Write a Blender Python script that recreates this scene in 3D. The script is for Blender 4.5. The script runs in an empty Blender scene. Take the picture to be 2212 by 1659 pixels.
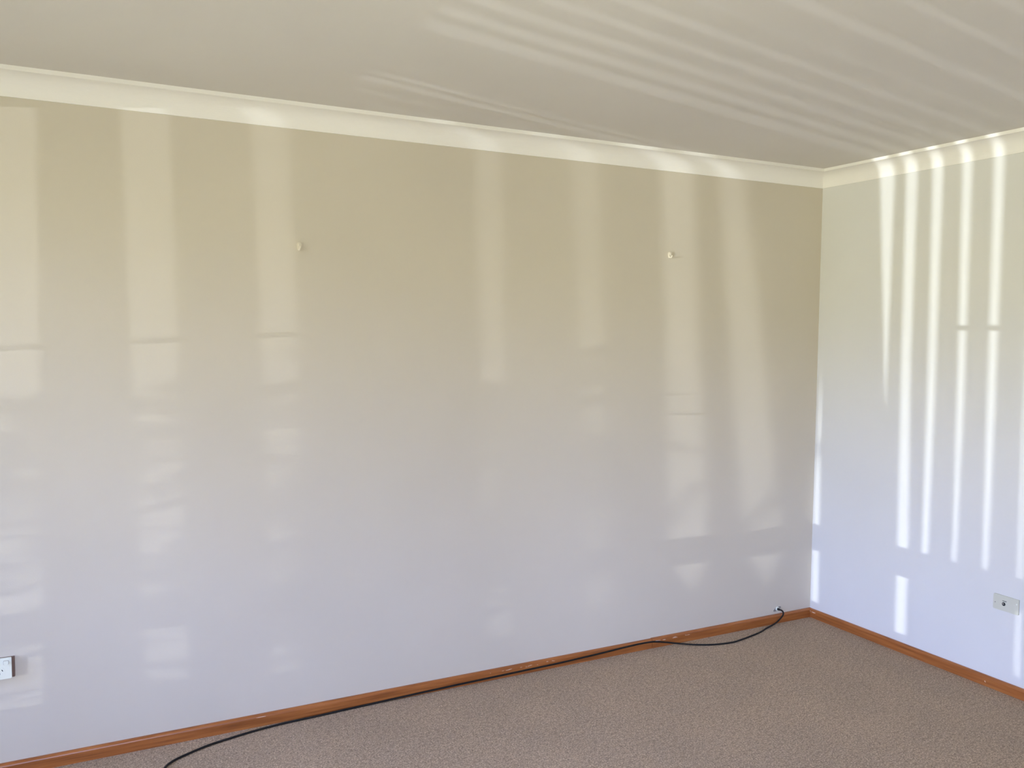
import bpy, bmesh, math, random
from mathutils import Vector, Matrix, noise
random.seed(7)
S = bpy.context.scene
COL = S.collection

# ------------------------------------------------------------------ camera
cam_d = bpy.data.cameras.new('camera')
cam = bpy.data.objects.new('camera', cam_d)
COL.objects.link(cam)
def make_cam(f, yaw, pitch, roll, loc):
    cy, sy, cp, sp = math.cos(yaw), math.sin(yaw), math.cos(pitch), math.sin(pitch)
    fw = Vector((sy*cp, cy*cp, sp)); r = Vector((cy, -sy, 0)); u = r.cross(fw)
    r2 = math.cos(roll)*r + math.sin(roll)*u
    u2 = -math.sin(roll)*r + math.cos(roll)*u
    M = Matrix((r2, u2, -fw)).transposed().to_4x4()
    M.translation = Vector(loc)
    cam.matrix_world = M
    cam_d.sensor_fit = 'HORIZONTAL'; cam_d.sensor_width = 36
    cam_d.lens = f/2212*36
make_cam(1856.957, 0.47489, -0.06401, 0.00799, (-3.57711, -3.36289, 1.55712))
cam_d.clip_start = 0.02
S.camera = cam

# ------------------------------------------------------------------ light
WX = -5.0            # plane of the window wall
H = 2.4
LAND = (0.575, 0.575, 0.425)
SKY_LOW = (0.665, 0.83, 1.42)
SKY_HIGH = (0.95, 1.35, 2.8)
SKY_STRENGTH = 10.0
GLINT_LAMP_POWER = 430.0
EXPOSURE = 2.07
w = bpy.data.worlds.new('sky'); S.world = w; w.use_nodes = True
wn_, wl_ = w.node_tree.nodes, w.node_tree.links
bg = wn_['Background']; bg.inputs[1].default_value = SKY_STRENGTH
# open surroundings by elevation: sunlit dry land below the skyline, paler sky just above it, blue overhead
tc_ = wn_.new('ShaderNodeTexCoord'); sx_ = wn_.new('ShaderNodeSeparateXYZ'); cr_ = wn_.new('ShaderNodeValToRGB')
mr_ = wn_.new('ShaderNodeMapRange'); mr_.inputs[1].default_value = -1; mr_.inputs[2].default_value = 1
wl_.new(tc_.outputs['Generated'], sx_.inputs[0]); wl_.new(sx_.outputs['Z'], mr_.inputs[0])
wl_.new(mr_.outputs[0], cr_.inputs[0]); wl_.new(cr_.outputs[0], bg.inputs[0])
el_ = cr_.color_ramp.elements
while len(el_) < 4: el_.new(0.5)
for k_, (p_, c_) in enumerate(((0.52, LAND), (0.57, SKY_LOW), (0.66, SKY_LOW), (0.80, SKY_HIGH))):
    el_[k_].position = p_; el_[k_].color = (*c_, 1)

def light(name, kind, loc, energy, color=(1, 1, 1)):
    d = bpy.data.lights.new(name, kind); d.energy = energy; d.color = color
    o = bpy.data.objects.new(name, d); o.location = loc; COL.objects.link(o)
    return o, d
# unseen area lamp, an assumed low sun glint, throwing the stripes through the blind
GL = Vector((-17.4, -4.8, 0.75))
go, gd = light('assumed_glint_lamp', 'AREA', GL, GLINT_LAMP_POWER, (0.94, 1.0, 1.04))
gd.shape = 'RECTANGLE'; gd.size = 0.075; gd.size_y = 0.02
go.rotation_euler = (Vector((0, -1.6, 1.3)) - GL).to_track_quat('-Z', 'Y').to_euler()
# sampling portals for the daylight (they give no light of their own and cast nothing); one per opening
def portal(center, wid, hgt, direction):
    po, pd = light('window_portal', 'AREA', center, 1.0)
    pd.shape = 'RECTANGLE'; pd.size = wid; pd.size_y = hgt
    po.rotation_euler = Vector(direction).to_track_quat('-Z', 'Y').to_euler()
    pd.cycles.is_portal = True
portal((WX-0.14, -1.675, 1.2), 2.95, 1.9, (1, 0, 0))
portal((-3.70, -5.4-0.10, 1.50), 1.0, 1.2, (0, 1, 0))

S.view_settings.view_transform = 'Standard'
S.view_settings.look = 'None'
S.view_settings.exposure = EXPOSURE
S.view_settings.gamma = 1
S.view_settings.use_curve_mapping = False
S.cycles.use_denoising = True
S.cycles.denoising_prefilter = 'ACCURATE'
S.cycles.max_bounces = 12
S.cycles.diffuse_bounces = 8
S.cycles.transparent_max_bounces = 12
S.cycles.sample_clamp_indirect = 1.2
S.cycles.use_fast_gi = False
S.cycles.use_adaptive_sampling = False
S.cycles.light_sampling_threshold = 0.0
S.cycles.use_light_tree = False

# ------------------------------------------------------------------ materials
def mat(name, color, rough=0.6, spec=0.3, metal=0.0):
    m = bpy.data.materials.new(name); m.use_nodes = True
    b = m.node_tree.nodes['Principled BSDF']
    b.inputs['Base Color'].default_value = (*color, 1)
    b.inputs['Roughness'].default_value = rough
    b.inputs['Specular IOR Level'].default_value = spec
    b.inputs['Metallic'].default_value = metal
    return m, m.node_tree.nodes, m.node_tree.links, b

def noise_node(n, l, scale, detail=4, rough=0.5, vec=None, mapscale=None):
    tc = n.new('ShaderNodeTexCoord')
    mp = n.new('ShaderNodeMapping')
    if mapscale: mp.inputs['Scale'].default_value = mapscale
    l.new(tc.outputs['Object'], mp.inputs['Vector'])
    t = n.new('ShaderNodeTexNoise')
    t.inputs['Scale'].default_value = scale
    t.inputs['Detail'].default_value = detail
    t.inputs['Roughness'].default_value = rough
    l.new(mp.outputs[0], t.inputs['Vector'])
    return t

def ramp(n, l, src, stops):
    r = n.new('ShaderNodeValToRGB')
    e = r.color_ramp.elements
    while len(e) < len(stops): e.new(0.5)
    for k, (p, c) in enumerate(stops):
        e[k].position = p; e[k].color = (*c, 1)
    l.new(src, r.inputs[0])
    return r

def bump(n, l, src, b, strength, dist):
    bp = n.new('ShaderNodeBump')
    bp.inputs['Strength'].default_value = strength
    bp.inputs['Distance'].default_value = dist
    l.new(src, bp.inputs['Height'])
    l.new(bp.outputs[0], b.inputs['Normal'])
    return bp

def paint(name, col, rough, spec, var=0.02, bstr=0.25):
    m, n, l, b = mat(name, col, rough, spec)
    big = noise_node(n, l, 1.7, 3)
    r = ramp(n, l, big.outputs['Fac'], [(0.3, tuple(c*(1-var) for c in col)), (0.7, tuple(min(1, c*(1+var)) for c in col))])
    l.new(r.outputs[0], b.inputs['Base Color'])
    fine = noise_node(n, l, 260, 2)
    bump(n, l, fine.outputs['Fac'], b, bstr, 0.0006)
    return m

M_wall = paint('tan_wall_paint', (0.615, 0.565, 0.468), 0.55, 0.30)
M_wall2 = paint('pale_wall_paint', (0.70, 0.70, 0.68), 0.55, 0.30)
M_ceil = paint('ceiling_paint', (0.68, 0.655, 0.62), 0.8, 0.15)
M_corn = paint('cornice_paint', (0.88, 0.865, 0.83), 0.6, 0.25, 0.01, 0.05)

# carpet: short twist pile, mottled taupe
m, n, l, b = mat('carpet', (0.3, 0.25, 0.22), 0.95, 0.05)
t1 = noise_node(n, l, 170, 6, 0.75)
t2 = noise_node(n, l, 3.0, 4, 0.6)
r1 = ramp(n, l, t1.outputs['Fac'], [(0.30, (0.10, 0.066, 0.042)), (0.5, (0.43, 0.305, 0.19)), (0.69, (0.92, 0.72, 0.49))])
r2 = ramp(n, l, t2.outputs['Fac'], [(0.35, (0.90, 0.90, 0.90)), (0.65, (1.0, 0.99, 0.97))])
mx = n.new('ShaderNodeMixRGB'); mx.blend_type = 'MULTIPLY'; mx.inputs[0].default_value = 1
l.new(r1.outputs[0], mx.inputs[1]); l.new(r2.outputs[0], mx.inputs[2])
l.new(mx.outputs[0], b.inputs['Base Color'])
t3 = noise_node(n, l, 60, 3, 0.6)
r3 = ramp(n, l, t3.outputs['Fac'], [(0.30, (0.74, 0.72, 0.70)), (0.52, (1.0, 1.0, 1.0)), (0.75, (1.16, 1.14, 1.12))])
mx2 = n.new('ShaderNodeMixRGB'); mx2.blend_type = 'MULTIPLY'; mx2.inputs[0].default_value = 1
l.new(mx.outputs[0], mx2.inputs[1]); l.new(r3.outputs[0], mx2.inputs[2]); l.new(mx2.outputs[0], b.inputs['Base Color'])
bump(n, l, t1.outputs['Fac'], b, 0.9, 0.006)
b.inputs['Sheen Weight'].default_value = 0.15
M_carpet = m

# stained timber
m, n, l, b = mat('stained_timber', (0.33, 0.12, 0.045), 0.35, 0.4)
g = noise_node(n, l, 9, 8, 0.65, mapscale=(0.35, 0.35, 9))
r = ramp(n, l, g.outputs['Fac'], [(0.3, (0.18, 0.055, 0.014)), (0.52, (0.33, 0.110, 0.027)), (0.75, (0.43, 0.165, 0.045))])
l.new(r.outputs[0], b.inputs['Base Color'])
bump(n, l, g.outputs['Fac'], b, 0.2, 0.001)
M_wood = m

M_chip_glint = mat('timber_chip_and_glint', (0.70, 0.52, 0.40), 0.8, 0.1)[0]  # bare timber, also the colour of a painted glint on the skirting
M_cord = mat('black_rubber', (0.010, 0.009, 0.009), 0.55, 0.25)[0]
M_white = paint('white_plastic', (0.76, 0.79, 0.68), 0.35, 0.4, 0.01, 0.0)
M_cream = paint('aged_cream_plastic', (0.60, 0.60, 0.50), 0.4, 0.4, 0.05, 0.0)
M_block = mat('brown_block', (0.16, 0.10, 0.075), 0.6, 0.3)[0]
M_dark = mat('dark_slot', (0.02, 0.025, 0.03), 0.6, 0.2)[0]
M_grey = mat('dull_metal', (0.33, 0.31, 0.29), 0.45, 0.5, 0.4)[0]
M_hook = mat('hook_paint', (0.70, 0.645, 0.535), 0.35, 0.5)[0]
M_slat = mat('blind_fabric', (0.72, 0.70, 0.66), 0.9, 0.1)[0]
M_alu = mat('window_aluminium', (0.45, 0.42, 0.38), 0.4, 0.5, 0.3)[0]
M_leaf = mat('leaf', (0.09, 0.16, 0.04), 0.6, 0.3)[0]
M_stem = mat('stem', (0.12, 0.08, 0.05), 0.8, 0.1)[0]

# thin glass pane
m = bpy.data.materials.new('window_glass'); m.use_nodes = True
n, l = m.node_tree.nodes, m.node_tree.links
n.clear()
o_ = n.new('ShaderNodeOutputMaterial'); tr = n.new('ShaderNodeBsdfTransparent'); gl = n.new('ShaderNodeBsdfGlossy')
gl.inputs['Roughness'].default_value = 0.0
mixs = n.new('ShaderNodeMixShader'); fr = n.new('ShaderNodeFresnel'); fr.inputs[0].default_value = 1.45
l.new(fr.outputs[0], mixs.inputs[0]); l.new(tr.outputs[0], mixs.inputs[1]); l.new(gl.outputs[0], mixs.inputs[2]); l.new(mixs.outputs[0], o_.inputs[0])
M_glass = m

# screen added to dim the stripes on the wide wall, part clear, part dark
m = bpy.data.materials.new('dimming_screen'); m.use_nodes = True
n, l = m.node_tree.nodes, m.node_tree.links
n.clear()
o_ = n.new('ShaderNodeOutputMaterial'); tr = n.new('ShaderNodeBsdfTransparent'); df = n.new('ShaderNodeBsdfDiffuse')
df.inputs[0].default_value = (0.10, 0.10, 0.10, 1)
mixs = n.new('ShaderNodeMixShader'); mixs.inputs[0].default_value = 0.30
l.new(tr.outputs[0], mixs.inputs[1]); l.new(df.outputs[0], mixs.inputs[2]); l.new(mixs.outputs[0], o_.inputs[0])
M_screen = m

# ------------------------------------------------------------------ helpers
def obj(name, verts, faces, m, parent=None, smooth=False):
    me = bpy.data.meshes.new(name); me.from_pydata([tuple(v) for v in verts], [], faces); me.update()
    bm = bmesh.new(); bm.from_mesh(me); bmesh.ops.recalc_face_normals(bm, faces=bm.faces); bm.to_mesh(me); bm.free()
    me.materials.append(m)
    if smooth:
        for p in me.polygons: p.use_smooth = True
    o = bpy.data.objects.new(name, me); COL.objects.link(o)
    if parent: o.parent = parent
    return o
def from_bm(name, bm, m, parent=None, smooth=False):
    bmesh.ops.recalc_face_normals(bm, faces=bm.faces)
    me = bpy.data.meshes.new(name); bm.to_mesh(me); bm.free(); me.materials.append(m)
    if smooth:
        for p in me.polygons: p.use_smooth = True
    o = bpy.data.objects.new(name, me); COL.objects.link(o)
    if parent: o.parent = parent
    return o
def empty(name, loc=(0, 0, 0)):
    o = bpy.data.objects.new(name, None); o.location = loc; o.empty_display_size = 0.05; COL.objects.link(o); return o
def structure(o): o['kind'] = 'structure'; return o
def thing(o, label, cat, group=None):
    o['label'] = label; o['category'] = cat
    if group: o['group'] = group
    return o
BF = [(0, 1, 2, 3), (4, 7, 6, 5), (0, 4, 5, 1), (1, 5, 6, 2), (2, 6, 7, 3), (3, 7, 4, 0)]
def boxv(a, b):
    (x0, y0, z0), (x1, y1, z1) = a, b
    return [(x0, y0, z0), (x1, y0, z0), (x1, y1, z0), (x0, y1, z0), (x0, y0, z1), (x1, y0, z1), (x1, y1, z1), (x0, y1, z1)]
def add_box(bm, a, b, bev=0.0, seg=2):
    vs = [bm.verts.new(v) for v in boxv(a, b)]
    fs = [bm.faces.new([vs[i] for i in f]) for f in BF]
    if bev:
        es = list({e for f in fs for e in f.edges})
        bmesh.ops.bevel(bm, geom=es, offset=bev, segments=seg, affect='EDGES', profile=0.5)
def box(name, a, b, m, parent=None, bev=0.0, seg=2):
    bm = bmesh.new(); add_box(bm, a, b, bev, seg)
    return from_bm(name, bm, m, parent)
def add_prism(bm, outline, axis_fn, d0, d1):
    """outline: 2D points; axis_fn(u, v, d) -> 3D"""
    a = [bm.verts.new(axis_fn(u, v, d0)) for u, v in outline]
    c = [bm.verts.new(axis_fn(u, v, d1)) for u, v in outline]
    bm.faces.new(a); bm.faces.new(c[::-1])
    k = len(a)
    for i in range(k): bm.faces.new((a[i], a[(i+1) % k], c[(i+1) % k], c[i]))
def spline(pts, per=10):
    """Catmull-Rom through pts"""
    P = [Vector(p) for p in pts]; P = [P[0]*2-P[1]] + P + [P[-1]*2-P[-2]]
    out = []
    for i in range(1, len(P)-2):
        for k in range(per):
            t = k/per; a, b_, c, d = P[i-1], P[i], P[i+1], P[i+2]
            out.append(0.5*((2*b_)+(c-a)*t+(2*a-5*b_+4*c-d)*t*t+(3*b_-a-3*c+d)*t**3))
    out.append(P[-2]); return out
def tube(name, path, rad, m, parent=None, seg=10):
    vs, fs = [], []
    up = Vector((0, 0, 1)); N = len(path)
    for i, p in enumerate(path):
        t = (path[min(i+1, N-1)]-path[max(i-1, 0)]).normalized()
        s = t.cross(up)
        if s.length < 0.05: s = t.cross(Vector((0, 1, 0)))
        s.normalize(); v = s.cross(t).normalized()
        r = rad[i] if isinstance(rad, (list, tuple)) else rad
        for k in range(seg):
            a = 2*math.pi*k/seg; vs.append(p+(s*math.cos(a)+v*math.sin(a))*r)
    for i in range(N-1):
        for k in range(seg):
            fs.append((i*seg+k, i*seg+(k+1) % seg, (i+1)*seg+(k+1) % seg, (i+1)*seg+k))
    fs.append(tuple(range(seg))[::-1]); fs.append(tuple((N-1)*seg+k for k in range(seg)))
    return obj(name, vs, fs, m, parent, smooth=True)

# ------------------------------------------------------------------ room shell
YF = -5.4            # wall behind the camera
TH = 0.12
structure(box('floor', (WX-TH, YF-TH, -0.12), (TH, TH, 0.0), M_carpet))
structure(box('ceiling', (WX-TH, YF-TH, H), (TH, TH, H+0.15), M_ceil))
structure(box('wall_back', (WX-TH, 0, 0), (TH, TH, H), M_wall))
structure(box('wall_right', (0, YF, 0), (TH, 0, H), M_wall2))
FX0, FX1, FZ0, FZ1 = -4.20, -3.20, 0.90, 2.10
bm = bmesh.new()
add_box(bm, (WX-TH, YF-TH, 0), (FX0, YF, H)); add_box(bm, (FX1, YF-TH, 0), (TH, YF, H))
add_box(bm, (FX0, YF-TH, 0), (FX1, YF, FZ0)); add_box(bm, (FX0, YF-TH, FZ1), (FX1, YF, H))
structure(from_bm('wall_front', bm, M_wall2))
w2 = structure(empty('assumed_window_2', ((FX0+FX1)/2, YF-0.06, FZ0)))  # unseen window, assumed and added for light from behind the camera
for a_, b_ in (((FX0, FZ0), (FX1, FZ0+0.03)), ((FX0, FZ1-0.03), (FX1, FZ1)), ((FX0, FZ0), (FX0+0.03, FZ1)), ((FX1-0.03, FZ0), (FX1, FZ1)), ((-3.72, FZ0), (-3.68, FZ1))):
    o = box('frame_bar', (a_[0], YF-0.08, a_[1]), (b_[0], YF-0.04, b_[1]), M_alu); o.parent = w2
    o.matrix_parent_inverse = Matrix.Translation(-Vector(w2.location))
o = box('pane', (FX0+0.02, YF-0.062, FZ0+0.02), (FX1-0.02, YF-0.058, FZ1-0.02), M_glass); o.parent = w2
o.matrix_parent_inverse = Matrix.Translation(-Vector(w2.location))
# window wall with its opening
WY0, WY1, WZ0, WZ1 = -3.15, -0.20, 0.25, 2.150
bm = bmesh.new()
add_box(bm, (WX-TH, YF, 0), (WX, WY0, H))
add_box(bm, (WX-TH, WY1, 0), (WX, 0, H))
add_box(bm, (WX-TH, WY0, 0), (WX, WY1, WZ0))
add_box(bm, (WX-TH, WY0, WZ1), (WX, WY1, H))
structure(from_bm('wall_left', bm, M_wall2))

# cornice: plaster cove with a square bead against the ceiling, mitred in the corner
CD, CH = 0.0755, 0.0857
prof = [(0, H), (CD, H), (CD, H-0.0135)]
zb = H-CH; hh = CH-0.0135-0.004
for k in range(0, 15):
    a = math.pi/2*k/14
    prof.append((CD-0.002-(CD-0.006)*math.sin(a), zb+0.004+hh*math.cos(a)-0.0015))
prof += [(0.004, zb), (0, zb)]
def sweep(name, prof, place, ends, m, smooth_from=None):
    """place(d, z, s, end) gives a world point; ends = two positions along the wall, mitred by d"""
    vs = [place(d, z, 0) for d, z in prof] + [place(d, z, 1) for d, z in prof]
    k = len(prof)
    fs = [(i, (i+1) % k, k+(i+1) % k, k+i) for i in range(k)] + [tuple(range(k)), tuple(range(k, 2*k))[::-1]]
    return obj(name, vs, fs, m)
o = sweep('trim_1', prof, lambda d, z, e: (-d, -d, z) if e == 0 else (WX+d, -d, z), None, M_corn); structure(o)
o['label'] = 'cream plaster cove cornice above the wide wall'
o = sweep('trim_2', prof, lambda d, z, e: (-d, -d, z) if e == 0 else (-d, YF+d, z), None, M_corn); structure(o)
o['label'] = 'white plaster cove cornice above the right wall'
structure(sweep('trim_3', prof, lambda d, z, e: (WX+d, -d, z) if e == 0 else (WX+d, YF+d, z), None, M_corn))
structure(sweep('trim_4', prof, lambda d, z, e: (WX+d, YF+d, z) if e == 0 else (-d, YF+d, z), None, M_corn))

# skirting boards with a rounded top edge
def skirt_prof(h, t):
    p = [(0, 0), (t, 0), (t, h-0.012)]
    for k in range(1, 7):
        a = math.pi/2*k/6
        p.append((t-0.010+0.010*math.cos(a), h-0.012+0.012*math.sin(a)))
    return p + [(0, h)]
def board(parent, place, h=0.0465, t=0.016):
    o = sweep('board', skirt_prof(h, t), place, None, M_wood); o.parent = parent; return o
def chips_and_glint(parent, pts, place):
    """small spots where the stain has been knocked off, and one painted glint strip"""
    for (u, z, lu, lz, tilt) in pts:
        out = []
        for k in range(9):
            a = 2*math.pi*k/9; rr = 1+0.35*random.uniform(-1, 1)
            x = lu/2*math.cos(a)*rr; y = lz/2*math.sin(a)*rr
            out.append((u+x*math.cos(tilt)-y*math.sin(tilt), z+x*math.sin(tilt)+y*math.cos(tilt)))
        bm = bmesh.new(); add_prism(bm, out, place, -0.0005, 0.0006)
        from_bm('chip_and_glint', bm, M_chip_glint, parent)
SEAM = -1.072
sb = structure(empty('baseboard_back', (0, 0, 0)))
sb['label'] = 'orange-brown stained timber skirting along the wide wall'
board(sb, lambda d, z, e: (-d, -d, z) if e == 0 else (SEAM, -d, z), 0.0475)
board(sb, lambda d, z, e: (SEAM-0.0012, -d, z) if e == 0 else (WX+d, -d, z), 0.0455, 0.0155)
fb = lambda u, v, d: (u, -0.0160-d, v)
rnd = random.Random(3)
pts = [(-1.085, 0.034, 0.012, 0.003, 0.1), (-2.945, 0.0375, 0.034, 0.0022, 0.0), (-1.86, 0.033, 0.03, 0.003, 0.1)]  # the longest, thinnest spot is a glint painted on the board
for k in range(16):
    u = -1.05+0.20*rnd.random()**1.5
    pts.append((u, 0.0335+rnd.uniform(-0.002, 0.002), rnd.uniform(0.006, 0.022), rnd.uniform(0.0012, 0.0028), rnd.uniform(-0.1, 0.1)))
for k in range(12):
    u = rnd.uniform(-1.98, -1.62)
    pts.append((u, 0.0335+rnd.uniform(-0.003, 0.003), rnd.uniform(0.004, 0.016), rnd.uniform(0.001, 0.002), rnd.uniform(-0.1, 0.1)))
chips_and_glint(sb, pts, fb)
sr = structure(empty('baseboard_right', (0, 0, 0)))
sr['label'] = 'orange-brown stained timber skirting along the right wall'
board(sr, lambda d, z, e: (-d, -d, z) if e == 0 else (-d, YF+d, z))
chips_and_glint(sr, [(-0.040, 0.0325, 0.026, 0.0045, 0.0), (-0.018, 0.034, 0.008, 0.004, 0.3), (-1.028, 0.020, 0.008, 0.004, 0.9)], lambda u, v, d: (-0.0160-d, u, v))
sl = structure(empty('baseboard_left', (0, 0, 0)))
board(sl, lambda d, z, e: (WX+d, -d, z) if e == 0 else (WX+d, YF+d, z))
sf = structure(empty('baseboard_front', (0, 0, 0)))
board(sf, lambda d, z, e: (WX+d, YF+d, z) if e == 0 else (-d, YF+d, z))

# ------------------------------------------------------------------ window with vertical blind
wn = structure(empty('window_1', (WX-0.06, (WY0+WY1)/2, WZ0)))
def wpart(name, a, b, m, bev=0.0):
    o = box(name, a, b, m, None, bev); o.parent = wn
    o.matrix_parent_inverse = Matrix.Translation(-Vector(wn.location)); return o
XA, XB = WX-0.09, WX-0.04
wpart('frame_head', (XA, WY0, WZ1-0.008), (XB, WY1, WZ1), M_alu)
wpart('frame_sill', (XA, WY0, WZ0), (XB, WY1, WZ0+0.03), M_alu)
for y0 in (WY0, WY1-0.03): wpart('frame_jamb', (XA, y0, WZ0), (XB, y0+0.03, WZ1), M_alu)
for y0 in (-1.136, -1.50, -2.70): wpart('mullion', (XA, y0-0.006, WZ0), (XB, y0+0.006, WZ1), M_alu)
wpart('transom', (XA, WY0, 0.480), (XB, WY1, 0.582), M_alu)
wpart('shadow_bar', (XA-0.02, -0.80, 1.400), (XA-0.005, WY1, 1.416), M_alu)  # unseen short bars, added to cast thin dark lines across some stripes
wpart('shadow_bar', (XA-0.02, -2.30, 1.3265), (XA-0.005, -1.92, 1.3435), M_alu)
wpart('dimming_screen', (XA-0.004, -1.13, WZ0+0.02), (XA-0.0035, WY1-0.02, WZ1-0.008), M_screen)  # unseen layer added to weaken the glint lamp on the wide wall
wpart('pane', (WX-0.066, WY0+0.02, 0.57), (WX-0.062, WY1-0.02, WZ1-0.005), M_glass)
wpart('pane', (WX-0.066, WY0+0.02, WZ0+0.02), (WX-0.062, WY1-0.02, 0.49), M_glass)

# gaps between the slats: [(z, y_left, y_right), ...]
GAPS = [
 [(0.1, -.240, -.462), (2.2, -.240, -.471)],
 [(0.1, -.562, -.612), (2.2, -.546, -.600)],
 [(0.1, -.698, -.728), (1.43, -.686, -.730), (2.2, -.678, -.722)],
 [(0.1, -.832, -.836), (2.2, -.822, -.828)],
 [(0.1, -.945, -.982), (1.5, -.932, -.966), (2.2, -.923, -.961)],
 [(0.1, -1.072, -1.110), (1.5, -1.052, -1.090), (2.2, -1.038, -1.078)],
 [(0.1, -1.210, -1.212), (0.47, -1.208, -1.214), (0.60, -1.177, -1.236), (1.5, -1.165, -1.212), (2.2, -1.152, -1.200)],
 [(0.1, -1.315, -1.317), (0.47, -1.313, -1.319), (0.60, -1.280, -1.340), (1.5, -1.250, -1.298), (2.2, -1.228, -1.262)],
 [(0.1, -1.385, -1.425), (0.8, -1.380, -1.415), (1.3, -1.398, -1.402), (2.2, -1.399, -1.401)],
 [(0.1, -1.695, -1.6955), (1.1, -1.694, -1.6955), (1.31, -1.682, -1.699), (1.64, -1.659, -1.700), (1.96, -1.638, -1.701), (2.2, -1.630, -1.702)],
 [(0.1, -1.768, -1.814), (0.7, -1.762, -1.810), (1.3, -1.751, -1.793), (2.2, -1.742, -1.791)],
 [(0.1, -1.866, -1.867), (0.55, -1.864, -1.868), (0.7, -1.859, -1.887), (1.2, -1.857, -1.889), (2.2, -1.842, -1.887)],
 [(0.1, -1.979, -1.980), (0.57, -1.978, -1.982), (0.7, -1.972, -1.990), (1.2, -1.966, -1.994), (2.2, -1.948, -1.988)],
 [(0.1, -2.082, -2.083), (0.6, -2.082, -2.084), (0.7, -2.078, -2.097), (1.2, -2.069, -2.099), (2.2, -2.055, -2.094)],
 [(0.1, -2.20, -2.215), (2.2, -2.170, -2.186)],
 [(0.1, -2.315, -2.345), (2.2, -2.285, -2.325)],
]
y = -2.44
while y > -2.6:
    GAPS.append([(0.1, y-0.01, y-0.035), (2.2, y, y-0.028)]); y -= 0.118
def interp(g, z):
    z += 0.10
    if z <= g[0][0]: return g[0][1:]
    for a, b_ in zip(g, g[1:]):
        if z <= b_[0]:
            t = (z-a[0])/(b_[0]-a[0]); return (a[1]+(b_[1]-a[1])*t, a[2]+(b_[2]-a[2])*t)
    return g[-1][1:]
bl = empty('vertical_blind', (WX+0.03, (WY0+WY1)/2, 2.25))
thing(bl, 'pale fabric vertical blind hanging across the window', 'blind')
PI_ = Matrix.Translation(-Vector(bl.location))
NZ = 30
ZL, ZH = 0.22, 2.145
for i in range(len(GAPS)+1):
    vs = []
    for k in range(NZ+1):
        z = ZL+(ZH-ZL)*k/NZ
        yl = WY1+0.03 if i == 0 else interp(GAPS[i-1], z)[1]
        yr = -2.72 if i == len(GAPS) else interp(GAPS[i], z)[0]
        tl = 0.012; ym = (yl+yr)/2
        for yy, xx in ((yl, WX-0.010), (ym, WX-0.004), (yr, WX+0.006)):
            vs.append((xx, yy, z)); vs.append((xx+0.0008, yy, z))
    fs = []
    for k in range(NZ):
        a = k*6; c = a+6
        for p, q in ((0, 2), (2, 4), (4, 5), (5, 3), (3, 1), (1, 0)): fs.append((a+p, a+q, c+q, c+p))
    fs.append((0, 1, 3, 5, 4, 2)); e = NZ*6; fs.append((e, e+2, e+4, e+5, e+3, e+1))
    o = obj('slat', vs, fs, M_slat); o.parent = bl; o.matrix_parent_inverse = PI_

o = box('head_rail', (WX-0.03, WY0-0.05, 2.1445), (WX+0.04, WY1+0.05, 2.19), M_alu, None, 0.003); o.parent = bl; o.matrix_parent_inverse = PI_

# ------------------------------------------------------------------ outside
structure(box('roof_eave', (WX-TH-0.55, YF-0.6, 2.42), (WX-TH, 0.6, 2.5), M_alu))

# unseen shrub, added so its leaves block the low light at some slats
sh = empty('occluder_shrub', (-7.0, -1.55, -0.25)); thing(sh, 'unseen leafy green shrub added outside the window to block low light', 'shrub')
rnd = random.Random(11)
vs, fs = [], []
def shrub_top(yw):
    return 1.42
for k in range(2800):
    # spread across the light that reaches slat gaps y = -0.25 .. -1.10 in the window plane
    yw = rnd.uniform(-1.125, -0.20)
    t = (-7.0-GL.x)/(WX-GL.x)
    yy = GL.y+(yw-GL.y)*t; x = -7.0+rnd.uniform(-0.25, 0.25)
    top = 1.40 if yw > -1.0 else 1.345
    zw = rnd.triangular(-0.2, top, 1.15)
    if yw > -0.75 and 1.27 < zw: 
        if rnd.random() < 0.97: continue
    zz = GL.z+(zw-GL.z)*t
    c = Vector((x, yy, zz)); s = rnd.uniform(0.02, 0.045)
    d = Vector((rnd.gauss(0, 1), rnd.gauss(0, 1), rnd.gauss(0, 0.6))).normalized()
    u = d.cross(Vector((0, 0, 1))).normalized()
    b0 = len(vs)
    vs += [c-d*s, c+u*s*0.45, c+d*s, c-u*s*0.45]
    fs.append((b0, b0+1, b0+2, b0+3))
lf = obj('foliage', vs, fs, M_leaf); lf['kind'] = 'stuff'; lf.parent = sh; lf.matrix_parent_inverse = Matrix.Translation(-Vector(sh.location))
for k in range(7):
    p0 = Vector((-7.0+rnd.uniform(-0.1, 0.1), -1.55+rnd.uniform(-0.1, 0.1), -0.25))
    p1 = Vector((-7.0+rnd.uniform(-0.2, 0.2), -1.2-0.13*k, 0.9+rnd.uniform(-0.2, 0.2)))
    pth = spline([p0, p0.lerp(p1, 0.5)+Vector((0, 0, 0.15)), p1], 6)
    o = tube('stem', pth, 0.008, M_stem, None, 6); o.parent = sh; o.matrix_parent_inverse = Matrix.Translation(-Vector(sh.location))

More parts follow.
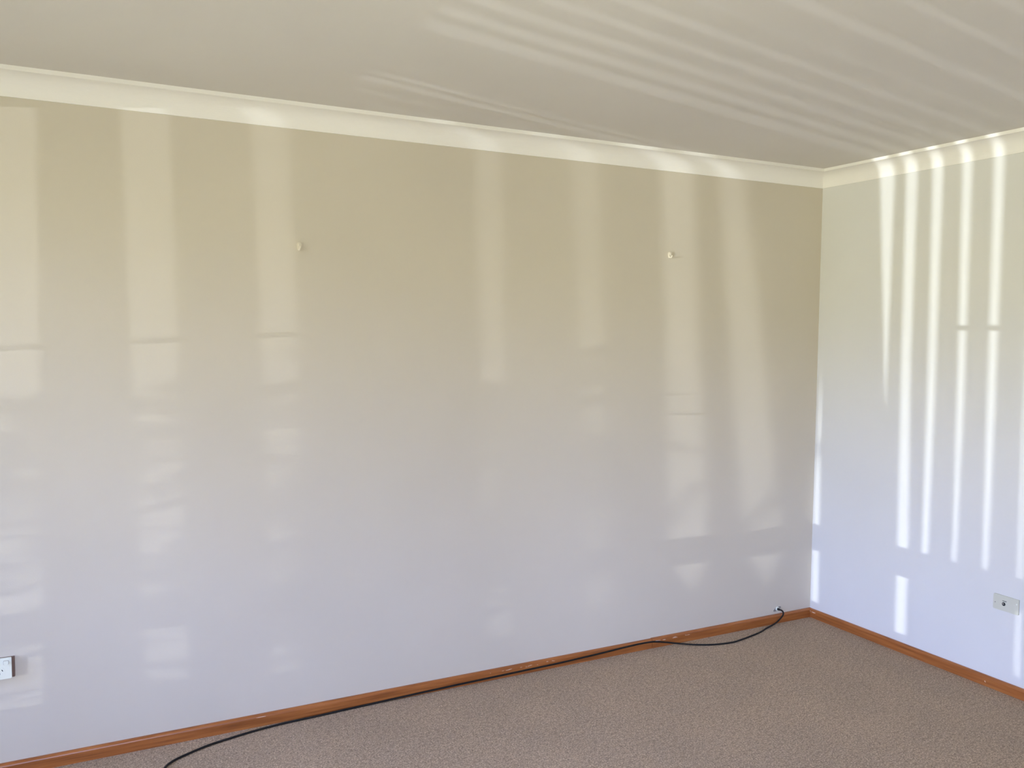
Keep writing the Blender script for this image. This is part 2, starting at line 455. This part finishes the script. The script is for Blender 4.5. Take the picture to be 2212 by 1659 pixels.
# ------------------------------------------------------------------ wall hooks
def rounded(w, h, r, seg=5):
    out = []
    for cx, cy, a0 in ((w/2-r, h/2-r, 0), (-w/2+r, h/2-r, 90), (-w/2+r, -h/2+r, 180), (w/2-r, -h/2+r, 270)):
        for k in range(seg+1):
            a = math.radians(a0+90*k/seg); out.append((cx+r*math.cos(a), cy+r*math.sin(a)))
    return out
def hook(x, z, label, sc=1.0, tilt=0.0):
    t = empty('wall_hook', (x, 0, z)); t.scale = (sc, sc, sc); t.rotation_euler = (0, tilt, 0)
    thing(t, label, 'hook', 'plastic hooks on the wide wall')
    # backing plate: rounded head narrowing to a short tail
    out = []
    for k in range(17):
        a = math.radians(-20+220*k/16); out.append((0.0098*math.cos(a), 0.006+0.0098*math.sin(a)))
    out += [(-0.0055, -0.014), (-0.004, -0.0165), (0.004, -0.0165), (0.0055, -0.014)]
    bm = bmesh.new(); add_prism(bm, out, lambda u, v, d: (u, -d, v), 0.0, 0.0075)
    bmesh.ops.bevel(bm, geom=[e for e in bm.edges if all(v.co.y < -0.007 for v in e.verts)], offset=0.001, segments=2, affect='EDGES')
    from_bm('backing_plate', bm, M_hook, t)
    # raised button on the head
    out = [(0.0066*math.cos(2*math.pi*k/20), 0.006+0.0066*math.sin(2*math.pi*k/20)) for k in range(20)]
    bm = bmesh.new(); add_prism(bm, out, lambda u, v, d: (u, -d, v), 0.0065, 0.0120)
    bmesh.ops.bevel(bm, geom=[e for e in bm.edges if all(v.co.y < -0.0115 for v in e.verts)], offset=0.0018, segments=3, affect='EDGES')
    from_bm('button', bm, M_hook, t)
    # upturned prong
    pth = spline([(0, -0.004, -0.010), (0, -0.012, -0.0145), (0, -0.0195, -0.0135), (0, -0.0235, -0.008), (0, -0.024, -0.0025)], 6)
    o = tube('prong', pth, [0.0034]*(len(pth)-3)+[0.0032, 0.0027, 0.0017], M_hook, t, 10)
hook(-2.780, 1.869, 'small cream plastic hook on the wide wall, the larger one at left', 1.0, 0.08)
hook(-1.002, 1.918, 'small cream plastic hook on the wide wall, nearer the room corner', 0.90, 0.05)

# ------------------------------------------------------------------ power point at the left edge
t = empty('power_outlet', (-3.838, 0, 0.3825))
thing(t, 'white double power point low on the wide wall, cut by the left picture edge', 'power outlet')
def on_wall(o): return o
bm = bmesh.new()
add_prism(bm, [(u+0.0050, v) for u, v in rounded(0.124, 0.070, 0.002)], lambda u, v, d: (u, -d, v), 0, 0.0105)
from_bm('mounting_block', bm, M_block, t)
bm = bmesh.new()
add_prism(bm, rounded(0.116, 0.073, 0.003), lambda u, v, d: (u, -d, v), 0.0105, 0.0165)
bmesh.ops.bevel(bm, geom=[e for e in bm.edges if all(v.co.y < -0.016 for v in e.verts)], offset=0.0016, segments=3, affect='EDGES')
from_bm('face_plate', bm, M_white, t)
for sgn in (1, -1):
    cx = 0.0225*sgn
    bm = bmesh.new()
    out = rounded(0.030, 0.028, 0.009); ins = rounded(0.0275, 0.0255, 0.008)
    # raised socket island
    add_prism(bm, [(cx+u, v-0.010) for u, v in out], lambda u, v, d: (u, -d, v), 0.0160, 0.0172)
    isl = from_bm('socket', bm, M_white, t)
    for (dx, dz, ang, ln) in ((0.0075, 0.0045, 30, 0.0066), (-0.0075, 0.0045, -30, 0.0066), (0, -0.0065, 0, 0.0066)):
        a = math.radians(ang)
        o2 = []
        for u, v in ((-0.0012, -ln/2), (0.0012, -ln/2), (0.0012, ln/2), (-0.0012, ln/2)):
            o2.append((cx+dx+u*math.cos(a)-v*math.sin(a)*1, -0.010+dz+u*math.sin(a)+v*math.cos(a)))
        bm = bmesh.new(); add_prism(bm, o2, lambda u, v, d: (u, -d, v), 0.0165, 0.01735)
        from_bm('pin_slot', bm, M_dark, isl)
    sx = 0.0415 if sgn > 0 else -0.0415
    bm = bmesh.new()
    add_prism(bm, [(sx+u, 0.0205+v) for u, v in rounded(0.0165, 0.0150, 0.003)], lambda u, v, d: (u, -d, v), 0.0162, 0.0168)
    sw = from_bm('switch_recess', bm, M_grey, t)
    bm = bmesh.new()
    add_prism(bm, [(sx+u, 0.0205+v) for u, v in rounded(0.0145, 0.0130, 0.0028)], lambda u, v, d: (u, -d, v), 0.0160, 0.0205)
    bmesh.ops.bevel(bm, geom=[e for e in bm.edges if all(v.co.y < -0.020 for v in e.verts)], offset=0.0012, segments=2, affect='EDGES')
    from_bm('rocker_switch', bm, M_white, t)

# ------------------------------------------------------------------ phone / aerial plate on the right wall
t = empty('wall_socket', (0, -1.099, 0.388)); t.rotation_euler = (0.012, 0, 0)
thing(t, 'cream wall plate with one round dark socket, low on the right wall', 'wall socket')
px = lambda u, v, d: (-d, -u, v)      # u to the right as seen from the room
bm = bmesh.new(); add_prism(bm, rounded(0.113, 0.0665, 0.003), px, 0, 0.0065)
bmesh.ops.bevel(bm, geom=[e for e in bm.edges if all(v.co.x < -0.006 for v in e.verts)], offset=0.0018, segments=3, affect='EDGES')
from_bm('face_plate', bm, M_cream, t)
circ = lambda cx, cz, r, n_=20: [(cx+r*math.cos(2*math.pi*k/n_), cz+r*math.sin(2*math.pi*k/n_)) for k in range(n_)]
bm = bmesh.new(); add_prism(bm, circ(-0.009, -0.003, 0.0078), px, 0.0060, 0.0074)
rg = from_bm('socket_hole', bm, M_dark, t)
bm = bmesh.new(); add_prism(bm, circ(-0.011, -0.002, 0.0035), px, 0.0072, 0.0080)
from_bm('contact', bm, M_grey, rg)
bm = bmesh.new()
xs = [-0.0155, -0.0128, -0.0100, -0.0073, -0.0045, -0.0018, 0.0010]
for k, xx in enumerate(xs):                                  # illegibly small printed word
    hgt = 0.0028
    add_prism(bm, [(xx, 0.0088), (xx+0.0021, 0.0088), (xx+0.0021, 0.0088+hgt), (xx, 0.0088+hgt)], px, 0.0062, 0.0068)
from_bm('printed_mark', bm, M_dark, t)
bm = bmesh.new(); add_prism(bm, circ(-0.0475, -0.004, 0.0026, 14), px, 0.0060, 0.0069)
from_bm('screw', bm, M_grey, t)
bm = bmesh.new(); add_prism(bm, circ(0.0475, 0.012, 0.0034, 14), px, 0.0060, 0.0070)
from_bm('screw_cap', bm, M_white, t)

# ------------------------------------------------------------------ aerial point in the corner and the black cord
t = empty('aerial_point', (-0.243, 0, 0.074)); t.rotation_euler = (0, -0.34, 0)
thing(t, 'small tilted metal cable outlet just above the skirting near the corner', 'cable outlet')
pb = lambda u, v, d: (u, -d, v)
el = [(0.027*math.cos(2*math.pi*k/28), 0.0085*math.sin(2*math.pi*k/28)) for k in range(28)]
bm = bmesh.new(); add_prism(bm, el, pb, 0, 0.0022); from_bm('oval_plate', bm, M_grey, t)
bm = bmesh.new(); add_prism(bm, circ(0, 0, 0.0115, 22), pb, 0.001, 0.0075)
bmesh.ops.bevel(bm, geom=[e for e in bm.edges if all(v.co.y < -0.007 for v in e.verts)], offset=0.002, segments=3, affect='EDGES')
from_bm('white_boss', bm, M_white, t)

R = 0.0040
FZ = R+0.0005
pts = [(-0.245, -0.012, 0.0735), (-0.240, -0.030, 0.072), (-0.228, -0.040, 0.064), (-0.219, -0.043, 0.050), (-0.226, -0.045, 0.032), (-0.252, -0.050, 0.016)]
pts = [(-0.243, -0.004, 0.0745), (-0.245, -0.014, 0.0745), (-0.240, -0.030, 0.0735), (-0.236, -0.038, 0.066), (-0.240, -0.043, 0.054),
       (-0.262, -0.045, 0.036), (-0.300, -0.047, 0.016), (-0.368, -0.056, FZ), (-0.440, -0.086, FZ), (-0.531, -0.110, FZ), (-0.610, -0.127, FZ), (-0.674, -0.134, FZ),
       (-0.777, -0.116, FZ), (-0.862, -0.078, FZ+0.001), (-0.937, -0.040, 0.011), (-1.000, -0.0215, 0.021), (-1.045, -0.0197, 0.030), (-1.085, -0.0197, 0.0352),
       (-1.155, -0.0197, 0.0365), (-1.25, -0.0197, 0.0335), (-1.368, -0.0197, 0.0278), (-1.50, -0.0197, 0.0230), (-1.621, -0.0197, 0.0195),
       (-1.80, -0.0197, 0.0170), (-1.953, -0.0197, 0.0150), (-2.14, -0.0197, 0.0122), (-2.302, -0.0198, 0.0090), (-2.42, -0.0200, 0.0062), (-2.52, -0.0215, FZ),
       (-2.62, -0.0260, FZ), (-2.704, -0.0320, FZ), (-2.80, -0.0350, FZ), (-2.887, -0.040, FZ), (-2.98, -0.053, FZ), (-3.067, -0.072, FZ), (-3.153, -0.095, FZ),
       (-3.239, -0.134, FZ), (-3.285, -0.163, FZ), (-3.313, -0.198, FZ), (-3.335, -0.27, FZ), (-3.34, -0.40, FZ), (-3.36, -0.62, FZ), (-3.45, -0.90, FZ)]
cr = empty('coaxial_cable', (-0.245, -0.014, 0.0745))
thing(cr, 'thin black cord from the corner outlet along the timber skirting onto the carpet', 'cord')
ci = Matrix.Translation(-Vector(cr.location))
o = tube('sheath', spline(pts, 8), R, M_cord, None, 12); o.parent = cr; o.matrix_parent_inverse = ci
o = tube('plug', [Vector(p) for p in ((-0.2425, -0.0045, 0.0743), (-0.2428, -0.007, 0.0744), (-0.2445, -0.016, 0.0746), (-0.243, -0.022, 0.0745))], [0.0048, 0.0062, 0.0062, 0.0046], M_cord, None, 14)
o.parent = cr; o.matrix_parent_inverse = ci
